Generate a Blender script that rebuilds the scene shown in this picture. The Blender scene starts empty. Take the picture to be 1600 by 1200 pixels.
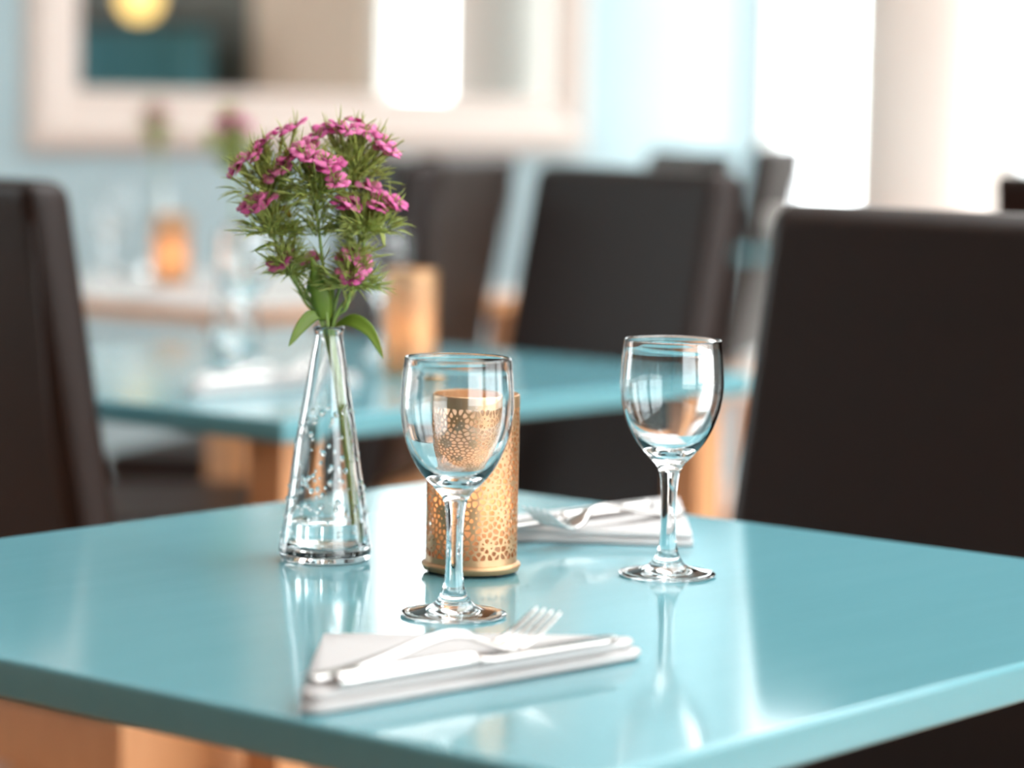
import bpy, bmesh, math, random
from mathutils import Vector, Matrix
random.seed(7)
SC = bpy.context.scene
COL = SC.collection
PI = math.pi
R = math.radians

# ------------------------------------------------------------------ camera
# room axes: +X runs to the window wall, +Y to the mirror wall, z up, metres
YAW = R(50.31)                      # angle between the lens axis' right vector and room X
CAM_H, PITCH, ROLL = 1.0395, R(5.5), R(1.2)
def o2r(x, y):                      # lens-aligned ground axes -> room axes
    return (x*math.cos(YAW)+y*math.sin(YAW), -x*math.sin(YAW)+y*math.cos(YAW))
_fx, _fy = o2r(0, 1); _rx, _ry = o2r(1, 0)
F = Vector((_fx*math.cos(PITCH), _fy*math.cos(PITCH), -math.sin(PITCH)))
R0 = Vector((_rx, _ry, 0)); U0 = R0.cross(F)
RV = R0*math.cos(ROLL)+U0*math.sin(ROLL); UV = U0*math.cos(ROLL)-R0*math.sin(ROLL)
cam_d = bpy.data.cameras.new('camera'); cam = bpy.data.objects.new('camera', cam_d); COL.objects.link(cam)
m = Matrix.Identity(4)
for i in range(3):
    m[i][0], m[i][1], m[i][2] = RV[i], UV[i], -F[i]
m[2][3] = CAM_H
cam.matrix_world = m
cam_d.sensor_width = 36.0; cam_d.lens = 4537/1600*36.0
cam_d.clip_start = 0.05
cam_d.dof.use_dof = True; cam_d.dof.focus_distance = 1.71; cam_d.dof.aperture_fstop = 3.7
SC.camera = cam

# ------------------------------------------------------------------ sky, daylight, exposure
W = bpy.data.worlds.new('world'); SC.world = W; W.use_nodes = True
bg = W.node_tree.nodes['Background']
bg.inputs['Color'].default_value = (0.975, 0.985, 1.0, 1); bg.inputs['Strength'].default_value = 7.0
SC.view_settings.view_transform = 'Standard'; SC.view_settings.look = 'None'
SC.view_settings.gamma = 1.0; SC.view_settings.use_curve_mapping = False
SC.view_settings.exposure = 0.3
cy = SC.cycles
cy.use_denoising = True
cy.max_bounces = 18; cy.transmission_bounces = 14; cy.glossy_bounces = 6; cy.diffuse_bounces = 5; cy.transparent_max_bounces = 24
cy.sample_clamp_indirect = 12.0

XW, YW, XB, YS, ZC = 6.06, 4.30, -2.4, -2.0, 2.75        # room shell
WIN_NE = [(3.56, 4.27), (2.97, 3.56)]                     # window openings in the far wall (y range)
WIN_SE = [(-0.4, 1.5), (1.8, 3.6), (3.9, 5.8)]            # window openings in the wall off to the right (x range)
FILL_NW = (.3, 1.2)                                      # added unseen window in the mirror-side wall, lights glass edges from the left (x range)
def portal(name, loc, direction, sx, sy):
    l = bpy.data.lights.new(name, 'AREA'); l.shape = 'RECTANGLE'; l.size = sx; l.size_y = sy
    l.cycles.is_portal = True
    o = bpy.data.objects.new(name, l); COL.objects.link(o); o.location = loc
    o.rotation_euler = Vector(direction).to_track_quat('-Z', 'Y').to_euler()
for a, b in WIN_NE: portal('daylight_portal', (XW+.12, (a+b)/2, 1.36), (-1, 0, 0), b-a, 2.5)
portal('daylight_portal', ((FILL_NW[0]+FILL_NW[1])/2, YW+.12, 1.45), (0, -1, 0), FILL_NW[1]-FILL_NW[0], 2.1)
FILL_ROOF = (1.4, 4.4, -.2, 2.1)                                # added unseen roof light, brightens tables and glasses from above (x0, x1, y0, y1)
portal('daylight_portal', ((FILL_ROOF[0]+FILL_ROOF[1])/2, (FILL_ROOF[2]+FILL_ROOF[3])/2, ZC+.14), (0, 0, -1), FILL_ROOF[1]-FILL_ROOF[0], FILL_ROOF[3]-FILL_ROOF[2])
for a, b in WIN_SE: portal('daylight_portal', ((a+b)/2, YS-.12, 1.45), (0, 1, 0), b-a, 2.1)

# ------------------------------------------------------------------ materials
def srgb(r, g, b):
    f = lambda c: (c/255/12.92) if c/255 <= .04045 else ((c/255+.055)/1.055)**2.4
    return (f(r), f(g), f(b), 1)
def pmat(name, col, rough=.5, metal=0, spec=.5, bump=None, var=None, **kw):
    M = bpy.data.materials.new(name); M.use_nodes = True
    nt = M.node_tree; b = nt.nodes['Principled BSDF']
    b.inputs['Base Color'].default_value = col; b.inputs['Roughness'].default_value = rough
    b.inputs['Metallic'].default_value = metal; b.inputs['Specular IOR Level'].default_value = spec
    for k, v in kw.items(): b.inputs[k.replace('_', ' ')].default_value = v
    if bump or var:
        tc = nt.nodes.new('ShaderNodeTexCoord'); mp = nt.nodes.new('ShaderNodeMapping')
        nt.links.new(tc.outputs['Object'], mp.inputs['Vector'])
    if bump:
        sc, st, dist, scl = bump
        mp.inputs['Scale'].default_value = scl
        n = nt.nodes.new('ShaderNodeTexNoise'); n.inputs['Scale'].default_value = sc; n.inputs['Detail'].default_value = 4
        bp = nt.nodes.new('ShaderNodeBump'); bp.inputs['Strength'].default_value = st; bp.inputs['Distance'].default_value = dist
        nt.links.new(mp.outputs['Vector'], n.inputs['Vector']); nt.links.new(n.outputs['Fac'], bp.inputs['Height'])
        nt.links.new(bp.outputs['Normal'], b.inputs['Normal'])
    if var:
        sc, c2 = var
        n = nt.nodes.new('ShaderNodeTexNoise'); n.inputs['Scale'].default_value = sc; n.inputs['Detail'].default_value = 5
        nt.links.new(tc.outputs['Object'] if not bump else mp.outputs['Vector'], n.inputs['Vector'])
        mx = nt.nodes.new('ShaderNodeMix'); mx.data_type = 'RGBA'
        mx.inputs[6].default_value = col; mx.inputs[7].default_value = c2
        nt.links.new(n.outputs['Fac'], mx.inputs[0]); nt.links.new(mx.outputs[2], b.inputs['Base Color'])
    return M
M = {}
M['teal'] = pmat('teal_gloss_paint', srgb(100, 156, 166), .10, spec=.5, bump=(60, .05, .0006, (1, 6, 1)), var=(9, srgb(107, 162, 172)))
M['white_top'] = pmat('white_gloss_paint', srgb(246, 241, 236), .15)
M['wood'] = pmat('oak_leg', srgb(218, 166, 120), .4, bump=(30, .1, .001, (8, 8, 1)), var=(14, srgb(190, 134, 88)))
M['leather'] = pmat('brown_leather', srgb(33, 19, 14), .42, spec=.28, bump=(420, .25, .0006, (1, 1, 1)), var=(30, srgb(27, 17, 13)))
M['leg_dark'] = pmat('dark_wood', srgb(45, 30, 24), .4)
M['wall'] = pmat('blue_wall_paint', srgb(164, 188, 195), .7)
M['wall_beige'] = pmat('beige_plaster', srgb(205, 188, 172), .8)
M['wall_dark'] = pmat('dark_grey_wall', srgb(84, 86, 82), .8)
M['ceil'] = pmat('white_ceiling', srgb(235, 232, 226), .85)
M['pillar'] = pmat('plaster_pillar', srgb(248, 234, 225), .7)
M['frame'] = pmat('champagne_frame', srgb(216, 203, 194), .45, spec=.5)
M['mirror'] = pmat('mirror_silver', (.86, .88, .87, 1), .01, 1)
M['curtain'] = pmat('teal_velvet', srgb(52, 112, 122), .8, Sheen_Weight=.3)
M['napkin'] = pmat('white_napkin', srgb(190, 187, 186), .8, bump=(900, .2, .0003, (1, 1, 1)))
M['steel'] = pmat('polished_steel', (.62, .59, .57, 1), .15, 1)
M['gold'] = pmat('satin_gold', srgb(206, 164, 124), .42, .75, var=(70, srgb(196, 156, 116)))
M['wax'] = pmat('cream_wax', srgb(250, 236, 206), .5, Subsurface_Weight=.3)
M['stem'] = pmat('green_stem', srgb(142, 166, 84), .45, var=(60, srgb(112, 138, 60)))
M['bract'] = pmat('green_bract', srgb(200, 206, 120), .5, var=(80, srgb(160, 176, 84)))
M['leaf'] = pmat('green_leaf', srgb(104, 138, 48), .38, var=(40, srgb(134, 156, 54)))
M['leaf_old'] = pmat('yellowed_leaf', srgb(176, 140, 40), .45, var=(60, srgb(120, 128, 40)))
M['petal'] = pmat('pink_petal', srgb(228, 96, 172), .55, var=(260, srgb(240, 150, 200)))
M['petal_pale'] = pmat('pale_pink_petal', srgb(232, 160, 192), .55, var=(260, srgb(206, 90, 150)))
M['petal_deep'] = pmat('deep_pink_petal', srgb(206, 70, 146), .55, var=(260, srgb(230, 120, 184)))
M['black'] = pmat('black_iron', (.02, .02, .02, 1), .5)
M['alu'] = pmat('white_window_frame', srgb(230, 230, 228), .4)
M['paving'] = pmat('pale_paving', srgb(196, 192, 186), .9)

def translucent(key, f):
    nt = M[key].node_tree; b = nt.nodes['Principled BSDF']; t = nt.nodes.new('ShaderNodeBsdfTranslucent'); x = nt.nodes.new('ShaderNodeMixShader')
    x.inputs[0].default_value = f
    src = b.inputs['Base Color'].links[0].from_socket
    nt.links.new(src, t.inputs[0]); nt.links.new(b.outputs[0], x.inputs[1]); nt.links.new(t.outputs[0], x.inputs[2])
    nt.links.new(x.outputs[0], nt.nodes['Material Output'].inputs[0])
for k_ in ('bract', 'leaf', 'leaf_old', 'petal', 'petal_pale', 'petal_deep'): translucent(k_, .38)
def glass(name, col, ior, rough=0):
    G = bpy.data.materials.new(name); G.use_nodes = True; nt = G.node_tree
    nt.nodes.remove(nt.nodes['Principled BSDF'])
    g = nt.nodes.new('ShaderNodeBsdfGlass'); g.inputs['IOR'].default_value = ior
    g.inputs['Color'].default_value = col; g.inputs['Roughness'].default_value = rough
    nt.links.new(g.outputs[0], nt.nodes['Material Output'].inputs[0]); return G
M['glass'] = glass('clear_glass', (.985, .99, .99, 1), 1.5)
M['water'] = glass('water', (.97, .99, .99, 1), 1.33)
def thin_pane():
    G = bpy.data.materials.new('window_glass'); G.use_nodes = True; nt = G.node_tree
    nt.nodes.remove(nt.nodes['Principled BSDF'])
    t = nt.nodes.new('ShaderNodeBsdfTransparent'); g = nt.nodes.new('ShaderNodeBsdfGlossy'); g.inputs['Roughness'].default_value = .02
    t.inputs[0].default_value = (.95, .97, .97, 1)
    x = nt.nodes.new('ShaderNodeMixShader'); x.inputs[0].default_value = .05
    nt.links.new(t.outputs[0], x.inputs[1]); nt.links.new(g.outputs[0], x.inputs[2])
    nt.links.new(x.outputs[0], nt.nodes['Material Output'].inputs[0]); return G
M['pane'] = thin_pane()
def liner_mat():
    G = bpy.data.materials.new('frosted_liner'); G.use_nodes = True; nt = G.node_tree
    nt.nodes.remove(nt.nodes['Principled BSDF'])
    t = nt.nodes.new('ShaderNodeBsdfTranslucent'); d = nt.nodes.new('ShaderNodeBsdfDiffuse')
    t.inputs[0].default_value = srgb(255, 232, 205); d.inputs[0].default_value = srgb(250, 226, 200)
    x = nt.nodes.new('ShaderNodeMixShader'); x.inputs[0].default_value = .5
    nt.links.new(t.outputs[0], x.inputs[1]); nt.links.new(d.outputs[0], x.inputs[2])
    nt.links.new(x.outputs[0], nt.nodes['Material Output'].inputs[0]); return G
M['liner'] = liner_mat()
def emit(name, col, s):
    G = bpy.data.materials.new(name); G.use_nodes = True; nt = G.node_tree
    nt.nodes.remove(nt.nodes['Principled BSDF'])
    e = nt.nodes.new('ShaderNodeEmission'); e.inputs[0].default_value = col; e.inputs[1].default_value = s
    nt.links.new(e.outputs[0], nt.nodes['Material Output'].inputs[0]); return G
M['flame'] = emit('candle_flame', (1, .78, .42, 1), 14)
M['lamp'] = emit('lamp_globe', (1, .66, .22, 1), 2.2)
def floor_mat():
    G = bpy.data.materials.new('oak_floor'); G.use_nodes = True; nt = G.node_tree; b = nt.nodes['Principled BSDF']
    tc = nt.nodes.new('ShaderNodeTexCoord'); br = nt.nodes.new('ShaderNodeTexBrick')
    br.offset = .5; br.inputs['Scale'].default_value = 1
    br.inputs['Brick Width'].default_value = 1.4; br.inputs['Row Height'].default_value = .13
    br.inputs['Mortar Size'].default_value = .002; br.inputs['Color1'].default_value = srgb(192, 124, 70)
    br.inputs['Color2'].default_value = srgb(170, 104, 58); br.inputs['Mortar'].default_value = srgb(80, 46, 26)
    n = nt.nodes.new('ShaderNodeTexNoise'); mp = nt.nodes.new('ShaderNodeMapping'); mp.inputs['Scale'].default_value = (1.5, 22, 1)
    n.inputs['Scale'].default_value = 3; n.inputs['Detail'].default_value = 6
    mx = nt.nodes.new('ShaderNodeMix'); mx.data_type = 'RGBA'; mx.blend_type = 'MULTIPLY'; mx.inputs[0].default_value = .35
    nt.links.new(tc.outputs['Object'], br.inputs[0]); nt.links.new(tc.outputs['Object'], mp.inputs[0]); nt.links.new(mp.outputs[0], n.inputs[0])
    nt.links.new(br.outputs[0], mx.inputs[6]); nt.links.new(n.outputs['Color'], mx.inputs[7]); nt.links.new(mx.outputs[2], b.inputs['Base Color'])
    b.inputs['Roughness'].default_value = .28
    return G
M['floor'] = floor_mat()

# ------------------------------------------------------------------ mesh helpers
def obj(name, verts, faces, mat, parent=None, smooth=False, loc=None):
    me = bpy.data.meshes.new(name); me.from_pydata([tuple(v) for v in verts], [], faces); me.update()
    bm = bmesh.new(); bm.from_mesh(me); bmesh.ops.recalc_face_normals(bm, faces=bm.faces); bm.to_mesh(me); bm.free()
    if smooth: me.polygons.foreach_set('use_smooth', [True]*len(me.polygons))
    me.materials.append(M[mat]); o = bpy.data.objects.new(name, me); COL.objects.link(o)
    if parent: o.parent = parent
    if loc: o.location = loc
    return o
def box(name, lo, hi, mat, parent=None, bevel=0, segs=3, shear=None, loc=None):
    bm = bmesh.new()
    bmesh.ops.create_cube(bm, size=1)
    for v in bm.verts:
        v.co = Vector([lo[i]+(v.co[i]+.5)*(hi[i]-lo[i]) for i in range(3)])
    if bevel: bmesh.ops.bevel(bm, geom=bm.edges[:], offset=bevel, segments=segs, profile=.5, affect='EDGES')
    if shear:
        for v in bm.verts: v.co = shear(v.co)
    me = bpy.data.meshes.new(name); bm.to_mesh(me); bm.free()
    if bevel: me.polygons.foreach_set('use_smooth', [True]*len(me.polygons))
    me.materials.append(M[mat]); o = bpy.data.objects.new(name, me); COL.objects.link(o)
    if bevel:
        w = o.modifiers.new('wn', 'WEIGHTED_NORMAL'); w.keep_sharp = False
    if parent: o.parent = parent
    if loc: o.location = loc
    return o
def lathe_vf(prof, n=64, closed=False):
    V, Fc = [], []
    rings = []
    for r, z in prof:
        if r < 1e-6: rings.append([len(V)]); V.append((0, 0, z))
        else:
            rings.append(list(range(len(V), len(V)+n)))
            V += [(r*math.cos(2*PI*k/n), r*math.sin(2*PI*k/n), z) for k in range(n)]
    pairs = list(zip(rings[:-1], rings[1:]))
    if closed: pairs.append((rings[-1], rings[0]))
    for a, b in pairs:
        for k in range(n):
            q = [a[k % len(a)], a[(k+1) % len(a)], b[(k+1) % len(b)], b[k % len(b)]]
            q = list(dict.fromkeys(q))
            if len(q) > 2: Fc.append(q)
    return V, Fc
def lathe(name, prof, mat, parent=None, n=64, closed=False, smooth=True, loc=None):
    V, Fc = lathe_vf(prof, n, closed)
    return obj(name, V, Fc, mat, parent, smooth, loc)
def smooth_curve(pts, sub=4):
    out = []
    P = [pts[0]]+list(pts)+[pts[-1]]
    for i in range(1, len(P)-2):
        p0, p1, p2, p3 = P[i-1:i+3]
        for s in range(sub):
            t = s/sub
            out.append(tuple(.5*((2*b)+(c-a)*t+(2*a-5*b+4*c-d)*t*t+(3*b-a-3*c+d)*t**3) for a, b, c, d in zip(p0, p1, p2, p3)))
    out.append(tuple(pts[-1])); return out
def tube_vf(path, radii, n=8, V=None, Fc=None):
    V = [] if V is None else V; Fc = [] if Fc is None else Fc
    path = [Vector(p) for p in path]; N = len(path); rings = []
    up = Vector((.3, .2, 1)).normalized()
    for i, p in enumerate(path):
        t = (path[min(i+1, N-1)]-path[max(i-1, 0)]).normalized()
        a = t.cross(up)
        if a.length < 1e-4: a = t.cross(Vector((1, 0, 0)))
        a.normalize(); b = t.cross(a)
        r = radii[i] if hasattr(radii, '__len__') else radii
        rings.append(range(len(V), len(V)+n))
        V += [tuple(p+r*(a*math.cos(2*PI*k/n)+b*math.sin(2*PI*k/n))) for k in range(n)]
    for a, b in zip(rings[:-1], rings[1:]):
        for k in range(n): Fc.append([a[k], a[(k+1) % n], b[(k+1) % n], b[k]])
    Fc.append(list(rings[0])[::-1]); Fc.append(list(rings[-1]))
    return V, Fc
def tube(name, path, radii, mat, parent=None, n=8):
    V, Fc = tube_vf(path, radii, n); return obj(name, V, Fc, mat, parent, True)
def thing(name, label, cat, loc=(0, 0, 0), rz=0, group=None):
    o = bpy.data.objects.new(name, None); COL.objects.link(o); o.empty_display_size = .05
    o.location = loc; o.rotation_euler = (0, 0, rz); tag(o, label, cat, group); return o
def tag(o, label, cat, group=None):
    o['label'] = label; o['category'] = cat
    if group: o['group'] = group
    return o
def struct(o, label=None):
    o['kind'] = 'structure'
    if label: o['label'] = label
    return o
def copy_tree(root, label=None, loc=None, rz=None):
    def rec(o, par):
        c = o.copy(); COL.objects.link(c); c.parent = par
        for ch in list(o.children): rec(ch, c)
        return c
    r = rec(root, None)
    if label: r['label'] = label
    if loc: r.location = loc
    if rz is not None: r.rotation_euler = (0, 0, rz)
    return r

# ------------------------------------------------------------------ room shell
struct(box('floor', (XB, YS, -.05), (XW, YW, 0), 'floor'))
cl = struct(bpy.data.objects.new('ceiling', None)); COL.objects.link(cl)
box('ceiling_panel', (XB-.1, YS-.1, ZC), (FILL_ROOF[0], YW+.1, ZC+.1), 'ceil', cl); box('ceiling_panel', (FILL_ROOF[1], YS-.1, ZC), (XW+.1, YW+.1, ZC+.1), 'ceil', cl)
box('ceiling_panel', (FILL_ROOF[0], YS-.1, ZC), (FILL_ROOF[1], FILL_ROOF[2], ZC+.1), 'ceil', cl); box('ceiling_panel', (FILL_ROOF[0], FILL_ROOF[3], ZC), (FILL_ROOF[1], YW+.1, ZC+.1), 'ceil', cl)
rl = struct(bpy.data.objects.new('window_6', None)); COL.objects.link(rl)  # glazed roof opening added out of view as fill from above
box('pane', (FILL_ROOF[0], FILL_ROOF[2], ZC+.085), (FILL_ROOF[1], FILL_ROOF[3], ZC+.091), 'pane', rl)
for k in range(1, 4):
    x = FILL_ROOF[0]+(FILL_ROOF[1]-FILL_ROOF[0])*k/4; box('glazing_bar', (x-.02, FILL_ROOF[2], ZC+.02), (x+.02, FILL_ROOF[3], ZC+.085), 'alu', rl)
struct(box('wall_mirror_side', (FILL_NW[1], YW, 0), (XW+.1, YW+.1, ZC), 'wall'))
struct(box('wall_mirror_pier', (XB-.1, YW, 0), (FILL_NW[0], YW+.1, ZC), 'wall'))
struct(box('wall_mirror_sill', (FILL_NW[0], YW, 0), (FILL_NW[1], YW+.1, .40), 'wall'))
struct(box('wall_mirror_lintel', (FILL_NW[0], YW, 2.5), (FILL_NW[1], YW+.1, ZC), 'wall'))
struct(box('wall_back', (XB-.1, YS, 0), (XB, YW, ZC), 'wall_dark'))
# far wall with its window openings
struct(box('wall_far_plain', (XW, 2.52, 0), (XW+.1, WIN_NE[1][0], ZC), 'wall_beige'))
struct(box('wall_far_dark', (XW, YS, 0), (XW+.1, 2.52, ZC), 'wall_dark'))
struct(box('trim_1', (XW, WIN_NE[1][0], 2.6), (XW+.1, YW, ZC), 'alu'))
struct(box('trim_2', (XW, WIN_NE[1][0], 0), (XW+.1, YW, .10), 'alu'))
struct(lathe('pillar', [(0, 0), (.17, 0), (.17, .09), (.155, .10), (.15, .12), (.15, ZC-.1), (.17, ZC-.08), (.17, ZC), (0, ZC)], 'pillar', n=48, loc=(XW-.19, 3.64, 0)))
def window(i, lo, hi, axis, dd=None):
    e = bpy.data.objects.new('window_%d' % i, None); COL.objects.link(e); e['kind'] = 'structure'
    (a, z0), (b, z1) = lo, hi; t = .045
    def bx(n, u0, u1, w0, w1, mat, d0, d1):
        if axis == 'x': box(n, (d0, u0, w0), (d1, u1, w1), mat, e)
        else: box(n, (u0, d0, w0), (u1, d1, w1), mat, e)
    d0, d1 = (XW+.02, XW+.08) if axis == 'x' else (YS-.08, YS-.02)
    if dd: d0, d1 = dd
    bx('window_frame', a, a+t, z0, z1, 'alu', d0, d1); bx('window_frame', b-t, b, z0, z1, 'alu', d0, d1)
    bx('window_frame', a+t, b-t, z0, z0+t, 'alu', d0, d1); bx('window_frame', a+t, b-t, z1-t, z1, 'alu', d0, d1)
    dm = (d0+d1)/2
    bx('pane', a+t, b-t, z0+t, z1-t, 'pane', dm-.003, dm+.003)
for i, (a, b) in enumerate(WIN_NE): window(i+1, (a, .10), (b, 2.6), 'x')
window(7, (FILL_NW[0], .40), (FILL_NW[1], 2.5), 'y', (YW+.02, YW+.08))  # window added out of view as fill from the left
# wall off to the right, windows from 0.4 m up
xs = [XB]+[q for w in WIN_SE for q in w]+[XW]
for k in range(0, len(xs), 2): struct(box('wall_right_pier', (xs[k], YS-.1, 0), (xs[k+1], YS, ZC), 'wall_beige'))
for i, (a, b) in enumerate(WIN_SE):
    struct(box('wall_right_sill', (a, YS-.1, 0), (b, YS, .40), 'wall_beige'))
    struct(box('wall_right_lintel', (a, YS-.1, 2.5), (b, YS, ZC), 'wall_beige'))
    window(i+3, (a, .40), (b, 2.5), 'y')
struct(box('baseboard_mirror_side', (XB, YW-.015, 0), (XW, YW, .09), 'alu'))
struct(box('pavement', (-14, -18, -.25), (26, 20, -.15), 'paving'))

# wide framed mirror on the blue wall
mx0, mx1, mz0, mz1, fw = 3.69, 5.40, .93, 1.95, .125
mir = thing('wall_mirror', 'wide mirror in a pale champagne frame on the blue wall', 'mirror', (0, 0, 0))
box('mirror_glass', (mx0+fw*.8, YW-.022, mz0+fw*.8), (mx1-fw*.8, YW-.012, mz1-fw*.8), 'mirror', mir)
def frame_rail(p, q, inw):
    # a moulding with a rounded, sloping profile; p->q along the outer edge, inw = inward direction
    prof = [(0, 0), (0, .020), (.010, .036), (.030, .046), (.055, .044), (.080, .034), (.100, .030), (.112, .034), (.120, .030), (.125, .018), (.125, 0)]
    p, q, inw = Vector(p), Vector(q), Vector(inw); al = (q-p).normalized()
    V, Fc = [], []
    n = len(prof)
    for base, s in ((p, 1), (q, -1)):
        for w, h in prof: V.append(base+inw*w+al*w*s+Vector((0, -h, 0)))
    for k in range(n): Fc.append([k, (k+1) % n, n+(k+1) % n, n+k])
    Fc.append(list(range(n))); Fc.append(list(range(n, 2*n)))
    obj('frame_rail', V, Fc, 'frame', mir)
frame_rail((mx0, YW, mz0), (mx1, YW, mz0), (0, 0, 1)); frame_rail((mx0, YW, mz1), (mx1, YW, mz1), (0, 0, -1))
frame_rail((mx0, YW, mz0), (mx0, YW, mz1), (1, 0, 0)); frame_rail((mx1, YW, mz0), (mx1, YW, mz1), (-1, 0, 0))

# pleated teal curtain and its rail, seen only in the mirror
def curtain():
    t = thing('curtain', 'teal pleated curtain reflected in the wall mirror', 'curtain', (XW-.12, 0, 0))
    V, Fc = [], []; n = 150; y0, y1, z0, z1 = .9, 2.47, .04, 1.24
    for side in (0, 1):
        for zz in (z0, z1):
            for k in range(n+1):
                y = y0+(y1-y0)*k/n; a = k/n*2*PI*13
                V.append((.035*math.sin(a)+.012*math.sin(a*.37)+side*.004, y, zz))
    s = n+1
    for k in range(n):
        Fc += [[k, k+1, s+k+1, s+k], [2*s+k, 2*s+k+1, 3*s+k+1, 3*s+k], [s+k, s+k+1, 3*s+k+1, 3*s+k], [k, k+1, 2*s+k+1, 2*s+k]]
    Fc += [[0, s, 3*s, 2*s], [n, s+n, 3*s+n, 2*s+n]]
    obj('drape', V, Fc, 'curtain', t, True)
    tube('rail', [(0, .85, 1.255), (0, 2.5, 1.255)], .012, 'black', t, 10)
    for y in (.9, 1.7, 2.45): tube('bracket', [(0, y, 1.255), (.12, y, 1.255)], .006, 'black', t, 8)
curtain()
lp = thing('pendant_lamp', 'glowing amber pendant lamp reflected in the mirror above the teal curtain', 'lamp', (5.75, 2.37, -.04))
lathe('globe', [(0, 1.30), (.03, 1.305), (.052, 1.33), (.06, 1.36), (.052, 1.39), (.03, 1.415), (.014, 1.42), (0, 1.42)], 'lamp', lp, 32)
lathe('cap', [(0, 1.42), (.018, 1.42), (.018, 1.45), (.006, 1.46), (0, 1.46)], 'black', lp, 24)
tube('cord', [(0, 0, 1.455), (0, 0, ZC+.04)], .003, 'black', lp, 8)

# ------------------------------------------------------------------ tables
def table(x0, y0, size, label, top='teal', inset=.043):
    sx, sy = size
    t = thing('table', label, 'table', (x0+sx/2, y0+sy/2, 0), 0, 'square dining tables')
    hx, hy = sx/2, sy/2
    if top == 'teal':
        box('table_top', (-hx, -hy, .728), (hx, hy, .75), 'teal', t, .0032, 3)
    else:
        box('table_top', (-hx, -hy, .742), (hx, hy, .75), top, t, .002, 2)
        box('edge_board', (-hx+.001, -hy+.001, .722), (hx-.001, hy-.001, .742), 'wood', t)
    zt = .728 if top == 'teal' else .722
    for a in (-1, 1):
        for b in (-1, 1):
            cx, cy_ = a*(hx-inset), b*(hy-inset)
            box('leg', (cx-.022, cy_-.022, 0), (cx+.022, cy_+.022, zt), 'wood', t, .003, 2)
    return t
table(.970, .760, (.70, .70), 'glossy teal table in front, set with the two sharp wine glasses and flower vase')
table(1.881, 1.83, (.735, .70), 'blurred teal table with a golden candle holder, second from the camera')
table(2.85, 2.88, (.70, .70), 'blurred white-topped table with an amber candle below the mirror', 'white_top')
table(4.94, 2.82, (.70, .70), 'far teal table by the bright window, with a white bowl at its corner', inset=.2)

# ------------------------------------------------------------------ chairs
ZTOP = .965
def chair_proto():
    t = thing('dining_chair', 'x', 'chair', (0, 0, 0), 0, 'brown leather high-back chairs')
    w = .19
    def lean(c):
        z = c.z; c = c.copy()
        if z > .44: c.x -= (z-.44)*.178
        k = 1 - .03*max(0, (z-.44)/.5); c.y *= k
        c.x += -.012*math.cos(c.y/w*1.3)*max(0, (z-.5)/.45)*.5
        return c
    b = box('backrest', (-.212, -w, .49), (-.160, w, ZTOP), 'leather', t, .017, 4, shear=lean)
    box('seat', (-.170, -w, .468), (.215, w, .515), 'leather', t, .016, 4)
    box('seat_frame', (-.190, -w+.012, .405), (.205, w-.012, .468), 'wood', t, .004, 2)
    V, Fc = [], []
    for s in (-1, 1):
        p = [(-.217-.012, s*(w-.006), .51), (-.2215-.062, s*(w-.008), .75), (-.2135-.0845, s*(w-.014), .93)]
        tube('seam', p, .0022, 'leather', b, 6)
    for a, xx in ((-1, -.16), (1, .19)):
        for s in (-1, 1):
            dx = -.035 if a < 0 else .0
            tv, tf = [], []
            for zz, k, o_ in ((0, .013, dx), (.405, .019, 0)):
                for (i, j) in ((-1, -1), (1, -1), (1, 1), (-1, 1)): tv.append((xx+o_+i*k, s*(w-.024)+j*k, zz))
            tf = [[0, 1, 5, 4], [1, 2, 6, 5], [2, 3, 7, 6], [3, 0, 4, 7], [3, 2, 1, 0], [4, 5, 6, 7]]
            obj('leg', tv, tf, 'wood', t)
    return t
CH = [
 ((1.655, 1.14), PI, 'large dark brown leather chair close to the camera behind the front table'),
 ((1.975, 2.115), 0, 'dark brown leather chair at the left edge, back turned to the camera'),
 ((2.573, 2.241), R(165), 'dark brown leather chair facing the second teal table, centre of the photo'),
 ((2.632, 2.751), R(144), 'dark leather chair directly behind the pink flowers'),
 ((3.155, 3.063), R(112), 'chair back lit greyish brown, between the flowers and the central dark chair'),
 ((3.92, 3.21), R(144), 'dark chair whose top just shows over the central dark chair'),
 ((5.19, 3.90), R(112), 'chair standing out against the bright window, farthest of the chairs'),
 ((3.675, 1.80), 0, 'dark chair top peeking over the large chair at the right edge'),
]
c0 = chair_proto()
for i, ((x, y), rz, lab) in enumerate(CH):
    c = c0 if i == 0 else copy_tree(c0)
    c.location = (x, y, 0); c.rotation_euler = (0, 0, rz); c['label'] = lab

# ------------------------------------------------------------------ wine glasses
def dense(prof, sub=4): return smooth_curve(prof, sub)
def glass_profile():
    out = [(0, 1.6), (14, 1.3), (24, .6), (27.6, 0), (28.9, .3), (30.2, 1.2), (29.7, 2.0), (25, 3.0), (17, 4.6), (11.5, 7.0), (8.3, 11), (6.3, 16), (5.2, 23), (4.75, 32), (4.7, 43), (5.1, 55), (6.0, 62), (8.0, 67.5), (12.6, 72.6), (18.3, 78.6), (23.4, 86), (27.6, 95), (30.6, 105), (32.1, 116), (31.9, 126), (31.1, 136), (30.2, 144.2)]
    rim = [(30.25, 144.9), (29.9, 145.5), (29.3, 145.6), (28.75, 145.2), (28.6, 144.4)]
    inn = [(29.7, 136), (30.5, 126), (30.7, 116), (29.2, 105), (26.1, 95.5), (21.7, 87.5), (16.2, 81.2), (9.5, 77.2), (4, 75.8), (0, 75.5)]
    o = dense(out[1:], 3); i = dense(inn, 3)
    return [(0, .0016)]+[(r/1000, z/1000*1.012) for r, z in o+rim+i]
GP = glass_profile()
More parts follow.
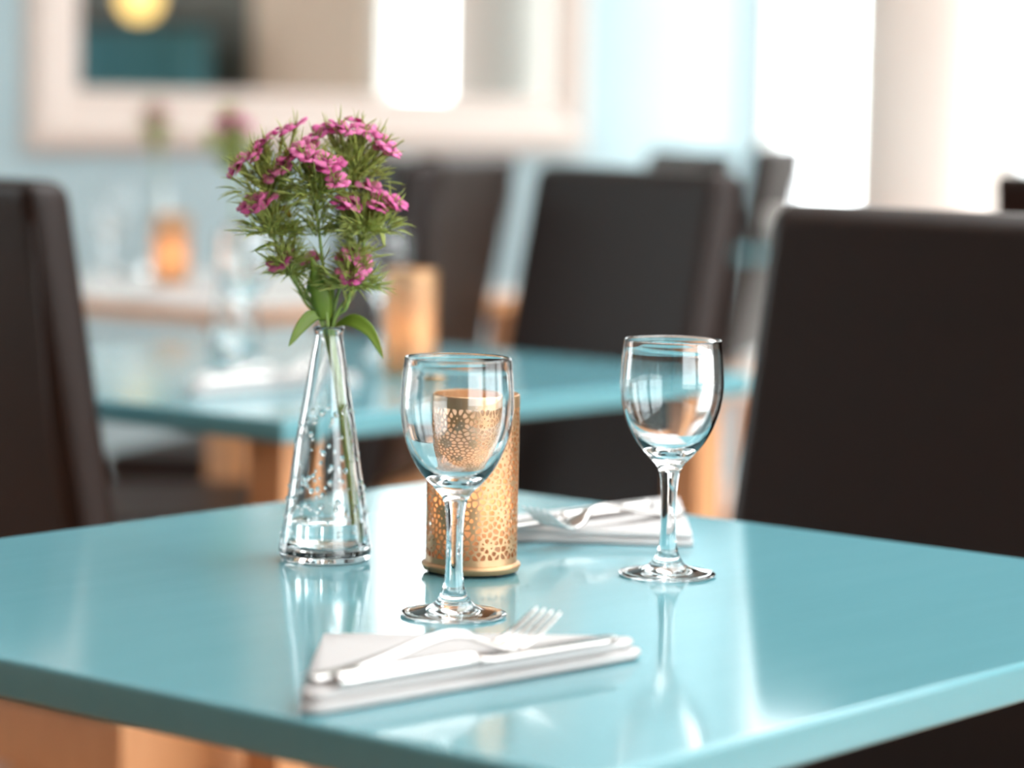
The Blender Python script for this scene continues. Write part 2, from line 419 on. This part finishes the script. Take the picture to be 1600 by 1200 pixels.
def wine_glass(loc, label, proto=[None]):
    if proto[0] is None:
        t = thing('wine_glass', label, 'wine glass', loc, 0, 'stemmed wine glasses on the tables')
        lathe('glass_body', GP, 'glass', t, 96)
        proto[0] = t; return t
    return copy_tree(proto[0], label, loc)
wine_glass((1.2335, 1.0635, .75), 'clear wine glass standing in front of the golden candle holder')
wine_glass((1.438, 1.065, .75), 'clear wine glass standing alone on the front table before the dark chair')
wine_glass((2.237, 2.239, .75), 'blurred wine glass on the second table, beside its napkin')
wine_glass((2.44, 2.22, .75), 'blurred wine glass hidden behind the flower stems on the second table')
wine_glass((3.12, 3.42, .75), 'out-of-focus wine glass behind the amber candle on the white-topped table')
wine_glass((2.98, 3.45, .75), 'out-of-focus wine glass nearest the chair at left edge, on the white-topped table')

# ------------------------------------------------------------------ bud vase with water
def vase_build(loc, label, full=True):
    t = thing('bud_vase', label, 'vase', loc, -YAW, 'conical glass bud vases')
    out = [(24, 0), (27.5, .6), (29.2, 3.5), (29.3, 8), (28.2, 16), (25.8, 32), (22.6, 55), (19.0, 80), (15.2, 104), (11.6, 126), (9.3, 139), (8.9, 143), (9.8, 146.3)]
    rim = [(9.9, 147.6), (9.1, 148.2), (8.0, 147.4)]
    inn = [(6.9, 143), (7.2, 139), (9.3, 126), (12.7, 104), (16.4, 80), (19.9, 55), (23.0, 32), (25.2, 16), (25.2, 11), (23, 8.2), (15, 7.0), (0, 6.6)]
    P = [(0, 1.2), (18, .9)]+dense(out, 3)+rim+dense(inn, 3)
    V, Fc = lathe_vf([(r/1000, z/1000) for r, z in P], 72)
    V2 = []
    for x, y, z in V:            # hand-blown unevenness
        a = math.atan2(y, x); k = 1+.012*math.sin(3*a+z*60)*min(1, z/.04)+.006*math.sin(7*a-z*130)*min(1, z/.05)
        V2.append((x*k, y*k, z))
    obj('glass_body', V2, Fc, 'glass', t, True)
    wat = [(0, 7.0), (15, 7.4), (22.6, 8.6), (24.7, 11.2), (24.7, 16), (24.0, 23.6), (24.1, 24.4), (23.2, 24.0), (20, 23.8), (0, 23.8)]
    lathe('water', [(r/1000*.985, z/1000) for r, z in wat], 'water', t, 64)
    if full:                    # condensation beads inside and out
        rnd = random.Random(3); V, Fc = [], []
        def rad(z, inner):
            tab = (inn if inner else out)
            tab = sorted(tab, key=lambda q: q[1])
            for (r0, z0), (r1, z1) in zip(tab[:-1], tab[1:]):
                if z0 <= z <= z1: return r0+(r1-r0)*(z-z0)/max(1e-6, z1-z0)
            return tab[-1][0]
        for k in range(210):
            inner = rnd.random() < .4
            z = rnd.uniform(14, 100) if rnd.random() < .75 else rnd.uniform(26, 48)
            a = rnd.uniform(0, 2*PI); r = rad(z, inner); s = rnd.choice([.8, 1.1, 1.4, 1.9])
            q = 1+.012*math.sin(3*a+z*.06)*min(1, z/40)+.006*math.sin(7*a-z*.13)*min(1, z/50)
            c = Vector((r*q*math.cos(a), r*q*math.sin(a), z))
            base = len(V); n = 8; nrm = Vector((math.cos(a), math.sin(a), 0))
            for i in range(5):
                ph = PI*i/4
                for j in range(n):
                    th = 2*PI*j/n
                    p = Vector((math.sin(ph)*math.cos(th), math.sin(ph)*math.sin(th), math.cos(ph)*1.15))*s
                    p -= nrm*(p.dot(nrm)*.45)
                    V.append(tuple((c+p)/1000))
            for i in range(4):
                for j in range(n): Fc.append([base+i*n+j, base+i*n+(j+1) % n, base+(i+1)*n+(j+1) % n, base+(i+1)*n+j])
        d = obj('droplets', V, Fc, 'water', t, True); d['kind'] = 'stuff'
    return t
vase_build((1.329, 1.254, .75), 'clear conical glass bud vase holding pink flowers on the front table')

# ------------------------------------------------------------------ sweet william flowers
def petal_mesh(name, mat):
    V = [(0, 0, 0)]; Fc = []
    n = 9
    for row, (L, wd, zz) in enumerate(((2.2, 1.0, .25), (4.6, 2.6, .55), (6.2, 3.4, .35), (7.1, 3.2, .0))):
        for k in range(n):
            s = -1+2*k/(n-1)
            tooth = (.55 if k % 2 else 0)*(row == 3)
            V.append(((L-abs(s)**2.2*(1.0+.25*row)*.8+tooth)/1000, s*wd/1000, (zz-abs(s)*.5*(row > 0)+.25*math.sin(3*s+row))/1000))
    for k in range(n-1): Fc.append([0, 1+k, 2+k])
    for r_ in range(3):
        for k in range(n-1): Fc.append([1+r_*n+k, 1+r_*n+k+1, 1+(r_+1)*n+k+1, 1+(r_+1)*n+k])
    m_ = len(V); V += [(x, y, z-.00018) for x, y, z in V]
    Fc += [[i+m_ for i in reversed(f)] for f in Fc[:]]
    rim = [0]+[1+r_*n for r_ in range(3)]+[1+3*n+k for k in range(n)]+[1+r_*n+n-1 for r_ in (2, 1, 0)]
    for a, b in zip(rim, rim[1:]+rim[:1]): Fc.append([a, b, b+m_, a+m_])
    me = bpy.data.meshes.new(name); me.from_pydata(V, [], Fc); me.update()
    me.polygons.foreach_set('use_smooth', [True]*len(me.polygons)); me.materials.append(M[mat]); return me
PET = {k: petal_mesh('petal', k) for k in ('petal', 'petal_pale', 'petal_deep')}
def leaf(name, pts, width, mat, parent, side):
    V, Fc = [], []; N = len(pts); sd = Vector(side).normalized()
    for i, p in enumerate(pts):
        t = i/(N-1); w = width*(math.sin(PI*min(1, .12+t*.9)))**.8*(1 if t < .97 else .1)
        p = Vector(p); nx = Vector((pts[min(i+1, N-1)]))-Vector(pts[max(0, i-1)]); nn = nx.cross(sd).normalized()
        for s, dz in ((-1, .12), (-.5, .03), (0, 0), (.5, .03), (1, .12)): V.append(tuple(p+sd*s*w+nn*dz*w*1.6))
    for i in range(N-1):
        for k in range(4): Fc.append([i*5+k, i*5+k+1, (i+1)*5+k+1, (i+1)*5+k])
    m_ = len(V)
    o = obj(name, V, Fc, mat, parent, True)
    s = o.modifiers.new('thick', 'SOLIDIFY'); s.thickness = .0004
    return o
def mm(px, py, dy=0):   # position in the bouquet's own frame (x right, y away, z up), metres from the vase foot
    dz = (866-py)/2.41; k = 1+dy/1860
    return ((px-509)/2.44*k-.021*dz, dy, dz*k-(dy*.0))
def bouquet_stem(loc, label, cx, cyp, depth, florets, bend, foot, nb, spread, leaves=(), seed=1, group=None, name='sweet_william'):
    rnd = random.Random(seed)
    t = thing(name, label, 'flower', loc, -YAW, group)
    S = .001
    top = mm(cx, cyp+(16 if cyp < 400 else 6), depth)
    nk = (foot[2], foot[3], 146)
    path = [(foot[0], foot[1], 9.5), (foot[0]*.55+foot[2]*.3, foot[1]*.6+foot[3]*.4, 84), nk,
            (nk[0]+(top[0]-nk[0])*.45+bend, nk[1]+(top[1]-nk[1])*.45, nk[2]+(top[2]-nk[2])*.5), top]
    path = [Vector(p)*S for p in smooth_curve(path, 6)]
    tube('stem', path, [.00125-.0003*i/len(path) for i in range(len(path))], 'stem', t, 10)
    topv = Vector(top)*S
    # leafy bracts: fine, curved, pointed blades
    V, Fc = [], []
    def blade(p, d, L, w, droop):
        p = Vector(p); d = Vector(d).normalized(); side = d.cross(Vector((rnd.uniform(-1, 1), rnd.uniform(-1, 1), rnd.uniform(-.3, .3)))).normalized()
        nn = side.cross(d).normalized()
        b = len(V); prev = p; N = 4
        for i in range(N+1):
            s = i/N; q = p+d*L*s+Vector((0, 0, -1))*droop*L*s*s+side*L*.18*s*s
            ww = w*(1-s)**.7*(.5+1.2*min(1, s*3))*.6+.00008
            V.extend([tuple(q-side*ww), tuple(q+nn*ww*.5), tuple(q+side*ww)])
        for i in range(N):
            a = b+i*3
            Fc.extend([[a, a+1, a+4, a+3], [a+1, a+2, a+5, a+4], [a+2, a, a+3, a+5]])
        Fc.append([b+2, b+1, b])
    florets = list(florets)
    for (x, y, dz_, kd) in florets[:]:
        if rnd.random() < .6: florets.append((x+rnd.uniform(-13, 13), y+rnd.uniform(-2, 9), dz_+rnd.uniform(-9, 9), rnd.choice('ppdw')))
    fl = [Vector(mm(x, y, depth+dz_))*S for x, y, dz_, _ in florets]
    for f in fl:                                   # calyx tubes and the bracts that wrap them
        base = topv+Vector((rnd.uniform(-4, 4), rnd.uniform(-4, 4), rnd.uniform(-4, 4)))*S
        mid = base.lerp(f, .5)+Vector((0, 0, -.002))
        tube_vf([base, mid, f-Vector((0, 0, .0006))], [.0009, .0011, .0013], 6, V, Fc)
        for k in range(22):
            s = rnd.uniform(.2, 1.0); p = base.lerp(f, s)
            d = (f-base).normalized()+Vector((rnd.uniform(-.8, .8), rnd.uniform(-.8, .8), rnd.uniform(-.3, .6)))
            blade(p, d, rnd.uniform(.008, .016), .00065, rnd.uniform(-.1, .3))
    for k in range(nb*4):
        a = rnd.uniform(0, 2*PI); e = rnd.uniform(-.1, 1.35)
        d = Vector((math.cos(a)*math.cos(e), math.sin(a)*math.cos(e), math.sin(e)))
        p = topv+Vector((d.x*spread[0]*rnd.random(), d.y*spread[0]*rnd.random(), d.z*spread[1]*rnd.random()*1.5))*S*1.15
        blade(p, d, rnd.uniform(.007, .015), .0007, rnd.uniform(-.1, .35))
    if cyp < 400:                                  # a second, lower whorl
        q0 = topv.lerp(Vector(nk)*S, .22)
        for k in range(nb*2):
            a = rnd.uniform(0, 2*PI); e = rnd.uniform(.1, 1.3); d = Vector((math.cos(a)*math.cos(e), math.sin(a)*math.cos(e), math.sin(e)))
            blade(q0+Vector((d.x*.011*rnd.random(), d.y*.011*rnd.random(), rnd.uniform(-.008, .016))), d, rnd.uniform(.007, .015), .0007, rnd.uniform(-.1, .3))
    for k in range(26):                            # narrow leaves along the upper stem
        i = rnd.randrange(int(len(path)*.68), len(path)); a = rnd.uniform(0, 2*PI)
        blade(path[i], (math.cos(a)*.6, math.sin(a)*.6, 1), rnd.uniform(.008, .02), .0008, rnd.uniform(0, .3))
    b = obj('bracts', V, Fc, 'bract', t, True); b['kind'] = 'stuff'
    for f, (x, y, dz_, kind) in zip(fl, florets):  # florets of five toothed petals
        mat = {'p': 'petal', 'w': 'petal_pale', 'd': 'petal_deep'}[kind]
        o = lathe('floret', [(0, -.0022), (.0009, -.002), (.0012, 0), (.0007, .0006), (0, .0008)], 'petal_pale' if kind != 'w' else 'bract', t, 10)
        out = (f-Vector((0, 0, .165)))*2.2
        nrm = Vector((out.x*9+rnd.uniform(-.35, .35), out.y*9-.45+rnd.uniform(-.3, .3), 1.0)).normalized()
        o.location = f; o.rotation_mode = 'QUATERNION'; o.rotation_quaternion = nrm.to_track_quat('Z', 'Y')
        ph = rnd.uniform(0, 2*PI)
        for k in range(5):
            pe = bpy.data.objects.new('petal', PET[mat]); COL.objects.link(pe); pe.parent = o
            pe.location = (0, 0, .0004*(k % 2)); s = rnd.uniform(1.0, 1.25)
            pe.rotation_euler = (rnd.uniform(-.22, .22), rnd.uniform(-.35, .12), ph+2*PI*k/5+rnd.uniform(-.1, .1)); pe.scale = (s, s, s)
    for pts, w, mat, side in leaves:
        leaf('leaf', smooth_curve([Vector(p)*S for p in pts], 4) if len(pts) > 2 else pts, w*S, mat, t, side)
    return t
VL = (1.329, 1.254, .75)
G_ = 'pink sweet william stems in the front vase'
def L3(*p): return [mm(*q) for q in p]
bouquet_stem(VL, 'sweet william stem with the leftmost high cluster of pink florets', 430, 296, 4,
    [(378, 266, 0, 'w'), (402, 250, -4, 'p'), (412, 248, 5, 'd'), (421, 232, 4, 'd'), (447, 218, 8, 'd'), (466, 213, 12, 'p'), (447, 270, -12, 'w'), (456, 252, -4, 'p')],
    -7, (19, -3, -3, 1), 70, (22, 14), [(L3((508, 470, 2), (496, 455, -4), (500, 425, -8), (492, 400, -9)), 5, 'leaf', (1, .2, 0))], 11, G_)
bouquet_stem(VL, 'sweet william stem with the central cluster of pink florets', 498, 292, -6,
    [(477, 235, 0, 'w'), (487, 238, 8, 'w'), (494, 250, -8, 'p'), (513, 252, -10, 'p'), (528, 256, -6, 'd'), (534, 284, -16, 'p'), (497, 224, 12, 'd')],
    0, (20, -2, 0, -3), 75, (20, 16), [(L3((512, 500, -3), (508, 470, -6), (503, 440, -8), (496, 420, -10)), 6.5, 'leaf', (1, .3, 0)),
     (L3((514, 485, 0), (512, 460, -2), (508, 435, -4)), 2.6, 'leaf_old', (1, 0, 0))], 12, G_)
bouquet_stem(VL, 'sweet william stem with the highest cluster at the top right', 556, 275, 8,
    [(514, 213, 0, 'd'), (533, 207, -4, 'd'), (550, 213, -8, 'p'), (577, 217, 0, 'p'), (603, 231, 0, 'd'), (613, 240, -4, 'p'), (560, 208, 10, 'd'), (590, 222, 8, 'w')],
    4, (22, 3, 2, 1), 80, (20, 18), [], 13, G_)
bouquet_stem(VL, 'sweet william stem with a low pink cluster at the far left of the bouquet', 432, 350, -8,
    [(401, 324, -2, 'd'), (412, 318, -6, 'p'), (424, 317, -2, 'p'), (396, 326, 5, 'd')],
    -5, (20, 3, -2, 3), 60, (15, 10), [(L3((462, 345, 0), (452, 330, -3), (440, 332, -4), (432, 342, -5)), 3, 'leaf_old', (.2, .6, .6)),
     (L3((452, 395, 0), (435, 384, -6), (415, 387, -10), (402, 394, -12)), 1.5, 'leaf', (.1, .6, .7))], 14, G_)
bouquet_stem(VL, 'sweet william stem reaching right with spiky green bracts and few florets', 572, 345, -4,
    [(540, 320, -6, 'd'), (554, 319, -8, 'p'), (578, 298, 2, 'w'), (597, 318, 0, 'p'), (612, 320, 3, 'p')],
    9, (22, -3, 2, -2), 85, (20, 12), [(L3((590, 350, 0), (600, 365, -4), (604, 384, -6)), 1.8, 'bract', (.7, .5, 0))], 15, G_)
bouquet_stem(VL, 'short sweet william stem with faded florets low on the left', 462, 422, -4,
    [(444, 409, -4, 'd'), (450, 402, 3, 'w'), (487, 411, 6, 'w')],
    -3, (20, -5, -3, -1), 45, (11, 9), [(L3((512, 500, 0), (494, 490, -6), (474, 508, -12), (457, 536, -16)), 4.6, 'leaf', (.62, .35, -.62)),
     ], 16, G_)
bouquet_stem(VL, 'short sweet william stem with a feathery green tuft low on the right', 553, 438, -8,
    [(549, 420, -6, 'p'), (557, 399, 0, 'p'), (572, 410, -3, 'p'), (564, 404, 4, 'd')],
    3, (21, 1, 3, 2), 110, (15, 10), [(L3((527, 508, 0), (552, 497, -6), (582, 512, -10), (603, 552, -14)), 4.6, 'leaf', (.5, .35, .75)),
     (L3((516, 512, 0), (520, 465, 2), (519, 430, 3)), 2.5, 'leaf', (1, 0, 0))], 17, G_)

# vases and flowers on the tables behind
for k, (loc, lab, fl) in enumerate([
    ((2.37, 2.385, .75), 'blurred glass bud vase on the second table', 'blurred pink flower stem rising behind the left of the sharp bouquet'),
    ((3.30, 3.50, .75), 'blurred glass bud vase on the white-topped table', 'faint pink flower stem farthest back, before the mirror frame')]):
    vase_build(loc, lab, False)
    bouquet_stem(loc, fl, 500, 290, 0, [(470, 228, 0, 'w'), (490, 215, 4, 'p'), (512, 212, -6, 'p'), (530, 222, 4, 'w'), (545, 235, -4, 'p'), (480, 242, -10, 'p'), (505, 232, 10, 'd')], 2, (15, 2, 0, 0), 150, (26, 30), [], 40+k, 'blurred flowers on the tables behind')

# ------------------------------------------------------------------ perforated candle holders
def shell_mesh():
    rnd = random.Random(5); rad, z0, z1 = 28.4, 10.5, 104.5; C = 2*PI*rad
    pts = []
    nx, nz = 9, 5.0; px, pz = C/nx, (z1-z0)/nz
    cents = [((i+.5*(j % 2))*px, z0+(j+.5)*pz) for j in range(5) for i in range(9)]
    def far(p, d):
        for q in pts:
            dx = abs(p[0]-q[0]); dx = min(dx, C-dx)
            if dx*dx+(p[1]-q[1])**2 < d*d: return False
        return True
    for cx, cz in cents:                              # rosettes: a ring of six petals and one of twelve
        for rr, n in ((2.9, 6), (6.9, 12)):
            for k in range(n):
                a = 2*PI*(k+.5*(n == 12))/n+PI/2; p = ((cx+rr*math.cos(a)) % C, cz+rr*math.sin(a))
                if z0+1.3 < p[1] < z1-1.3 and far(p, 2.7): pts.append(p)
    for _ in range(9000):
        p = (rnd.uniform(0, C), rnd.uniform(z0+1.5, z1-1.5))
        if far(p, 3.25): pts.append(p)
    V, Fc = [], []; T = .8
    def add(u, z, r): a = u/rad; V.append((r*math.cos(a)/1000, r*math.sin(a)/1000, z/1000)); return len(V)-1
    grid = {}
    for i, p in enumerate(pts): grid.setdefault((int(p[0]/8) % int(C/8+1), int(p[1]/8)), []).append(i)
    for i, p in enumerate(pts):
        poly = [(p[0]-9, max(z0, p[1]-9)), (p[0]+9, max(z0, p[1]-9)), (p[0]+9, min(z1, p[1]+9)), (p[0]-9, min(z1, p[1]+9))]
        for j, q in enumerate(pts):
            if j == i: continue
            dx = q[0]-p[0]
            if dx > C/2: dx -= C
            if dx < -C/2: dx += C
            dz = q[1]-p[1]
            if dx*dx+dz*dz > 200: continue
            mx_, mz_ = p[0]+dx/2, p[1]+dz/2; new = []
            for a, b in zip(poly, poly[1:]+poly[:1]):
                da = (a[0]-mx_)*dx+(a[1]-mz_)*dz; db = (b[0]-mx_)*dx+(b[1]-mz_)*dz
                if da <= 0: new.append(a)
                if da*db < 0: s = da/(da-db); new.append((a[0]+(b[0]-a[0])*s, a[1]+(b[1]-a[1])*s))
            poly = new
            if len(poly) < 3: break
        if len(poly) < 3: continue
        clean = [poly[0]]
        for a in poly[1:]:
            if math.hypot(a[0]-clean[-1][0], a[1]-clean[-1][1]) > .05: clean.append(a)
        poly = clean
        gx, gz = sum(a[0] for a in poly)/len(poly), sum(a[1] for a in poly)/len(poly)
        rm = min(abs((b[0]-a[0])*(gz-a[1])-(b[1]-a[1])*(gx-a[0]))/max(1e-6, math.hypot(b[0]-a[0], b[1]-a[1])) for a, b in zip(poly, poly[1:]+poly[:1]))
        k = max(.3, 1-.38/max(rm, .6))
        # resample outline: corner cut twice for a rounded hole
        o = []
        for a, b in zip(poly, poly[1:]+poly[:1]): o += [a, ((a[0]+b[0])/2, (a[1]+b[1])/2)]
        n = len(o)
        h = []
        for t in range(n):
            a, b, c = o[t-1], o[t], o[(t+1) % n]; w = .5 if t % 2 == 0 else 1
            x = (a[0]+c[0])/2*(1-w)+b[0]*w; z = (a[1]+c[1])/2*(1-w)+b[1]*w
            h.append((gx+(x-gx)*k, gz+(z-gz)*k))
        oo = [add(a[0], a[1], rad) for a in o]; ho = [add(a[0], a[1], rad) for a in h]
        oi = [add(a[0], a[1], rad-T) for a in o]; hi = [add(a[0], a[1], rad-T) for a in h]
        for t in range(n):
            s = (t+1) % n
            Fc += [[oo[t], oo[s], ho[s], ho[t]], [ho[t], ho[s], hi[s], hi[t]], [oi[s], oi[t], hi[t], hi[s]]]
    # solid bands above and below the fretwork
    for prof in ([(rad, z1), (rad, 110), (rad-.2, 111.2), (rad-.9, 111.6), (rad-1.3, 110.8), (rad-T, z1)], [(rad, 5), (rad, z0), (rad-T, z0), (rad-T, 5)]):
        v, f = lathe_vf([(r/1000, z/1000) for r, z in prof], 96, True); b = len(V); V.extend(v); Fc.extend([[i+b for i in q] for q in f])
    return V, Fc
SV, SF = shell_mesh()
def candle_holder(loc, label, power, proto=[None]):
    if proto[0]: t = copy_tree(proto[0], label, loc)
    else:
        t = thing('candle_holder', label, 'candle holder', loc, 0, 'perforated gold candle holders')
        me = bpy.data.meshes.new('shell'); me.from_pydata(SV, [], SF); me.update(); me.materials.append(M['gold'])
        o = bpy.data.objects.new('perforated_shell', me); COL.objects.link(o); o.parent = t
        lathe('base', [(0, 1.6), (.0285, .0016), (.0296, .0022), (.0300, .0036), (.0306, .0042), (.0310, .0052), (.0306, .0062), (.0288, .0066), (.0284, .0072), (.0, .0074)][1:] + [(0, .0016)], 'gold', t, 96)
        for k in range(3): lathe('foot', [(0, 0), (.003, 0), (.0032, .0018), (0, .0018)], 'black', t, 16, loc=(.024*math.cos(k*2.1+.4), .024*math.sin(k*2.1+.4), 0))
        lathe('liner', [(.0245, .009), (.0245, .100), (.0232, .100), (.0232, .009)], 'liner', t, 48, True)
        cd = lathe('candle', [(0, .0075), (.0135, .0075), (.0138, .0125), (.0125, .0145), (.008, .0135), (0, .013)], 'wax', t, 48)
        tube('wick', [(0, 0, .0125), (.0004, 0, .0275)], .0006, 'black', cd, 6)
        lathe('flame', [(0, .0265), (.0028, .030), (.0042, .035), (.0038, .041), (.0020, .048), (0, .055)], 'flame', cd, 20)
        proto[0] = t
    l = bpy.data.lights.new('candle_light', 'POINT'); l.energy = power; l.color = (1, .76, .48); l.shadow_soft_size = .006
    lo = bpy.data.objects.new('candle_light', l); COL.objects.link(lo); lo.parent = t; lo.location = (0, 0, .048)
    return t
candle_holder((1.359, 1.158, .75), 'pierced golden candle holder standing behind the nearest wine glass', .04)
candle_holder((2.308, 2.058, .75), 'blurred golden candle holder on the second teal table', .018)
candle_holder((3.09, 3.25, .75), 'out-of-focus amber candle holder on the white-topped table', .09)

bw = thing('bowl', 'small round white bowl on the far table by the window', 'bowl', (5.04, 3.42, .75))
BW = [(r_*1.35, z_*1.5) for r_, z_ in [(0, .003), (.018, .003), (.019, 0), (.022, 0), (.023, .004), (.038, .018), (.045, .036), (.047, .052), (.0455, .0525), (.0435, .037), (.036, .02), (.02, .008), (0, .0065)]]
lathe('bowl_body', BW, 'white_top', bw, 48)

# ------------------------------------------------------------------ napkins and cutlery
def napkin_proto():
    t = thing('napkin', 'x', 'napkin', (0, 0, 0), 0, 'white triangle-folded napkins')
    def layer(L, H, ax, y0, z0, th, tip, name):
        V, Fc = [], []; nk = 26
        sec = [(H*.985, z0)]+[(H*q, z0) for q in (.6, .3, .1)]
        r = th/2
        sec += [(r-r*math.sin(a), z0+r-r*math.cos(a)) for a in [PI*q/10 for q in range(11)]]
        sec += [(H*q, z0+th*(1-.0*q)-tip*max(0, q-.25)) for q in (.1, .2, .3, .45, .6, .8)]+[(H*.985, z0+th-tip*.735)]
        for k in range(nk+1):
            s = k/nk; x = -L/2+L*s
            e = min(s, 1-s)*L; rr = .006                      # round the two sharp tips
            cut = (rr-math.sqrt(max(0, rr*rr-(rr-e)**2)))*.9 if e < rr else 0
            for d, z in sec:
                f = d/H; puff = 1+.05*math.sin(s*9)*(z > z0+th*.4)
                V.append((x*(1-f)+ax*f, y0+(d+cut*(1-f)), z0+(z-z0)*puff))
        m_ = len(sec)
        for k in range(nk):
            for j in range(m_): Fc.append([k*m_+j, k*m_+(j+1) % m_, (k+1)*m_+(j+1) % m_, (k+1)*m_+j])
        Fc += [list(range(m_)), list(range(nk*m_, nk*m_+m_))]
        obj(name, V, Fc, 'napkin', t, True)
    layer(.236, .129, .003, 0, .0003, .0055, .002, 'lower_fold')
    layer(.230, .125, .003, .0030, .0058, .0052, .0035, 'upper_fold')
    return t
NP = napkin_proto()
naps = [((1.092, .918, .75), R(-5.6), 'white folded napkin under the fork and knife nearest the camera'),
        ((1.560, 1.251, .75), R(174.4), 'white folded napkin under cutlery behind the single wine glass'),
        ((2.075, 2.02, .75), R(-2), 'blurred white napkin on the second teal table'),
        ((2.985, 3.06, .75), R(-3), 'out-of-focus white napkin before the amber candle on the white-topped table'),
        ((3.40, 3.08, .75), R(80), 'out-of-focus white napkin near the grey-lit chair on the white-topped table')]
for i, (loc, rz, lab) in enumerate(naps):
    n_ = NP if i == 0 else copy_tree(NP)
    n_.location = loc; n_.rotation_euler = (0, 0, rz); n_['label'] = lab
def ribbon(rows, name, mat, parent, crown=.35):
    # rows: x, z, half width, thickness, y centre
    V, Fc = [], []
    for x, z, hw, th, yc in rows:
        for s, h in ((-1, 0), (-.75, .5), (0, .5+crown), (.75, .5), (1, 0), (.75, -.5), (0, -.5), (-.75, -.5)):
            V.append((x, yc+s*hw, z+h*th))
    n = 8
    for i in range(len(rows)-1):
        for k in range(n): Fc.append([i*n+k, i*n+(k+1) % n, (i+1)*n+(k+1) % n, (i+1)*n+k])
    Fc += [list(range(n)), list(range((len(rows)-1)*n, len(rows)*n))]
    return obj(name, V, Fc, mat, parent, True)
def fork_proto():
    t = thing('fork', 'x', 'fork', (0, 0, 0), 0, 'steel forks on the napkins')
    h = [(-.001, 0, .004, .0018, 0), (.0, 0, .0060, .0024, 0), (.006, .0, .0072, .0026, 0), (.025, .0008, .0066, .0026, 0), (.05, .0042, .0050, .0028, 0), (.075, .0090, .0036, .0030, 0), (.092, .0112, .0032, .0031, 0), (.104, .0108, .0031, .003, 0), (.113, .0088, .0040, .0026, 0)]
    ribbon(smooth_curve(h, 4), 'handle', 'steel', t)
    hd = [(.112, .0090, .0039, .0024, 0), (.119, .0062, .0068, .002, 0), (.127, .0034, .0098, .0018, 0), (.135, .0020, .0108, .0018, 0), (.1415, .0021, .0110, .0018, 0)]
    head = ribbon(smooth_curve(hd, 4), 'head', 'steel', t, 0)
    for k in range(4):
        yc = (-1.5+k)*.0062
        tn = [(.139, .0020, .0021, .0018, yc), (.146, .0030, .0019, .0018, yc), (.153, .0058, .0017, .0018, yc*.99), (.161, .0104, .0015, .0017, yc*.97), (.169, .0150, .0012, .0014, yc*.95), (.172, .0168, .0006, .0008, yc*.94)]
        ribbon(smooth_curve(tn, 3), 'tine', 'steel', t, 0)
    return t
FK = fork_proto(); FK.scale = (.92, 1, 1)
def knife_proto():
    t = thing('table_knife', 'x', 'knife', (0, 0, 0), 0, 'steel knives on the napkins')
    h = [(-.001, .003, .003, .003, 0), (0, .003, .0050, .0048, 0), (.006, .003, .0060, .0054, 0), (.03, .003, .0056, .0054, 0), (.06, .003, .0050, .0052, 0), (.086, .003, .0050, .005, 0), (.090, .003, .0044, .0042, 0)]
    ribbon(smooth_curve(h, 4), 'handle', 'steel', t)
    b = [(.089, .003, .0042, .0026, 0), (.096, .0028, .0072, .0020, -.0012), (.11, .0026, .0078, .0018, -.0010), (.15, .0024, .0080, .0016, -.0004), (.178, .0022, .0082, .0014, .0006), (.190, .0022, .0056, .0012, .0022), (.195, .0022, .0015, .0008, .0044)]
    ribbon(smooth_curve(b, 4), 'blade', 'steel', t, 0)
    return t
KN = knife_proto()
forks = [((.996, .949, .7634), R(-7.2), 'steel fork with raised tines on the nearest napkin'),
         ((1.605, 1.178, .7622), R(179), 'steel fork on the far napkin behind the single wine glass'),
         ((1.975, 2.045, .7634), R(-4), 'blurred steel fork on the second table napkin')]
for i, (loc, rz, lab) in enumerate(forks):
    o = FK if i == 0 else copy_tree(FK)
    o.location = loc; o.rotation_euler = (0, 0, rz); o['label'] = lab
knives = [((.998, .934, .7612), R(-6.4), 'steel table knife beside the fork on the nearest napkin'),
          ((1.60, 1.203, .7612), R(177), 'steel table knife on the far napkin behind the fork'),
          ((1.975, 2.030, .7612), R(-3), 'blurred steel table knife on the second table napkin')]
for i, (loc, rz, lab) in enumerate(knives):
    o = KN if i == 0 else copy_tree(KN)
    o.location = loc; o.rotation_euler = (0, 0, rz); o['label'] = lab
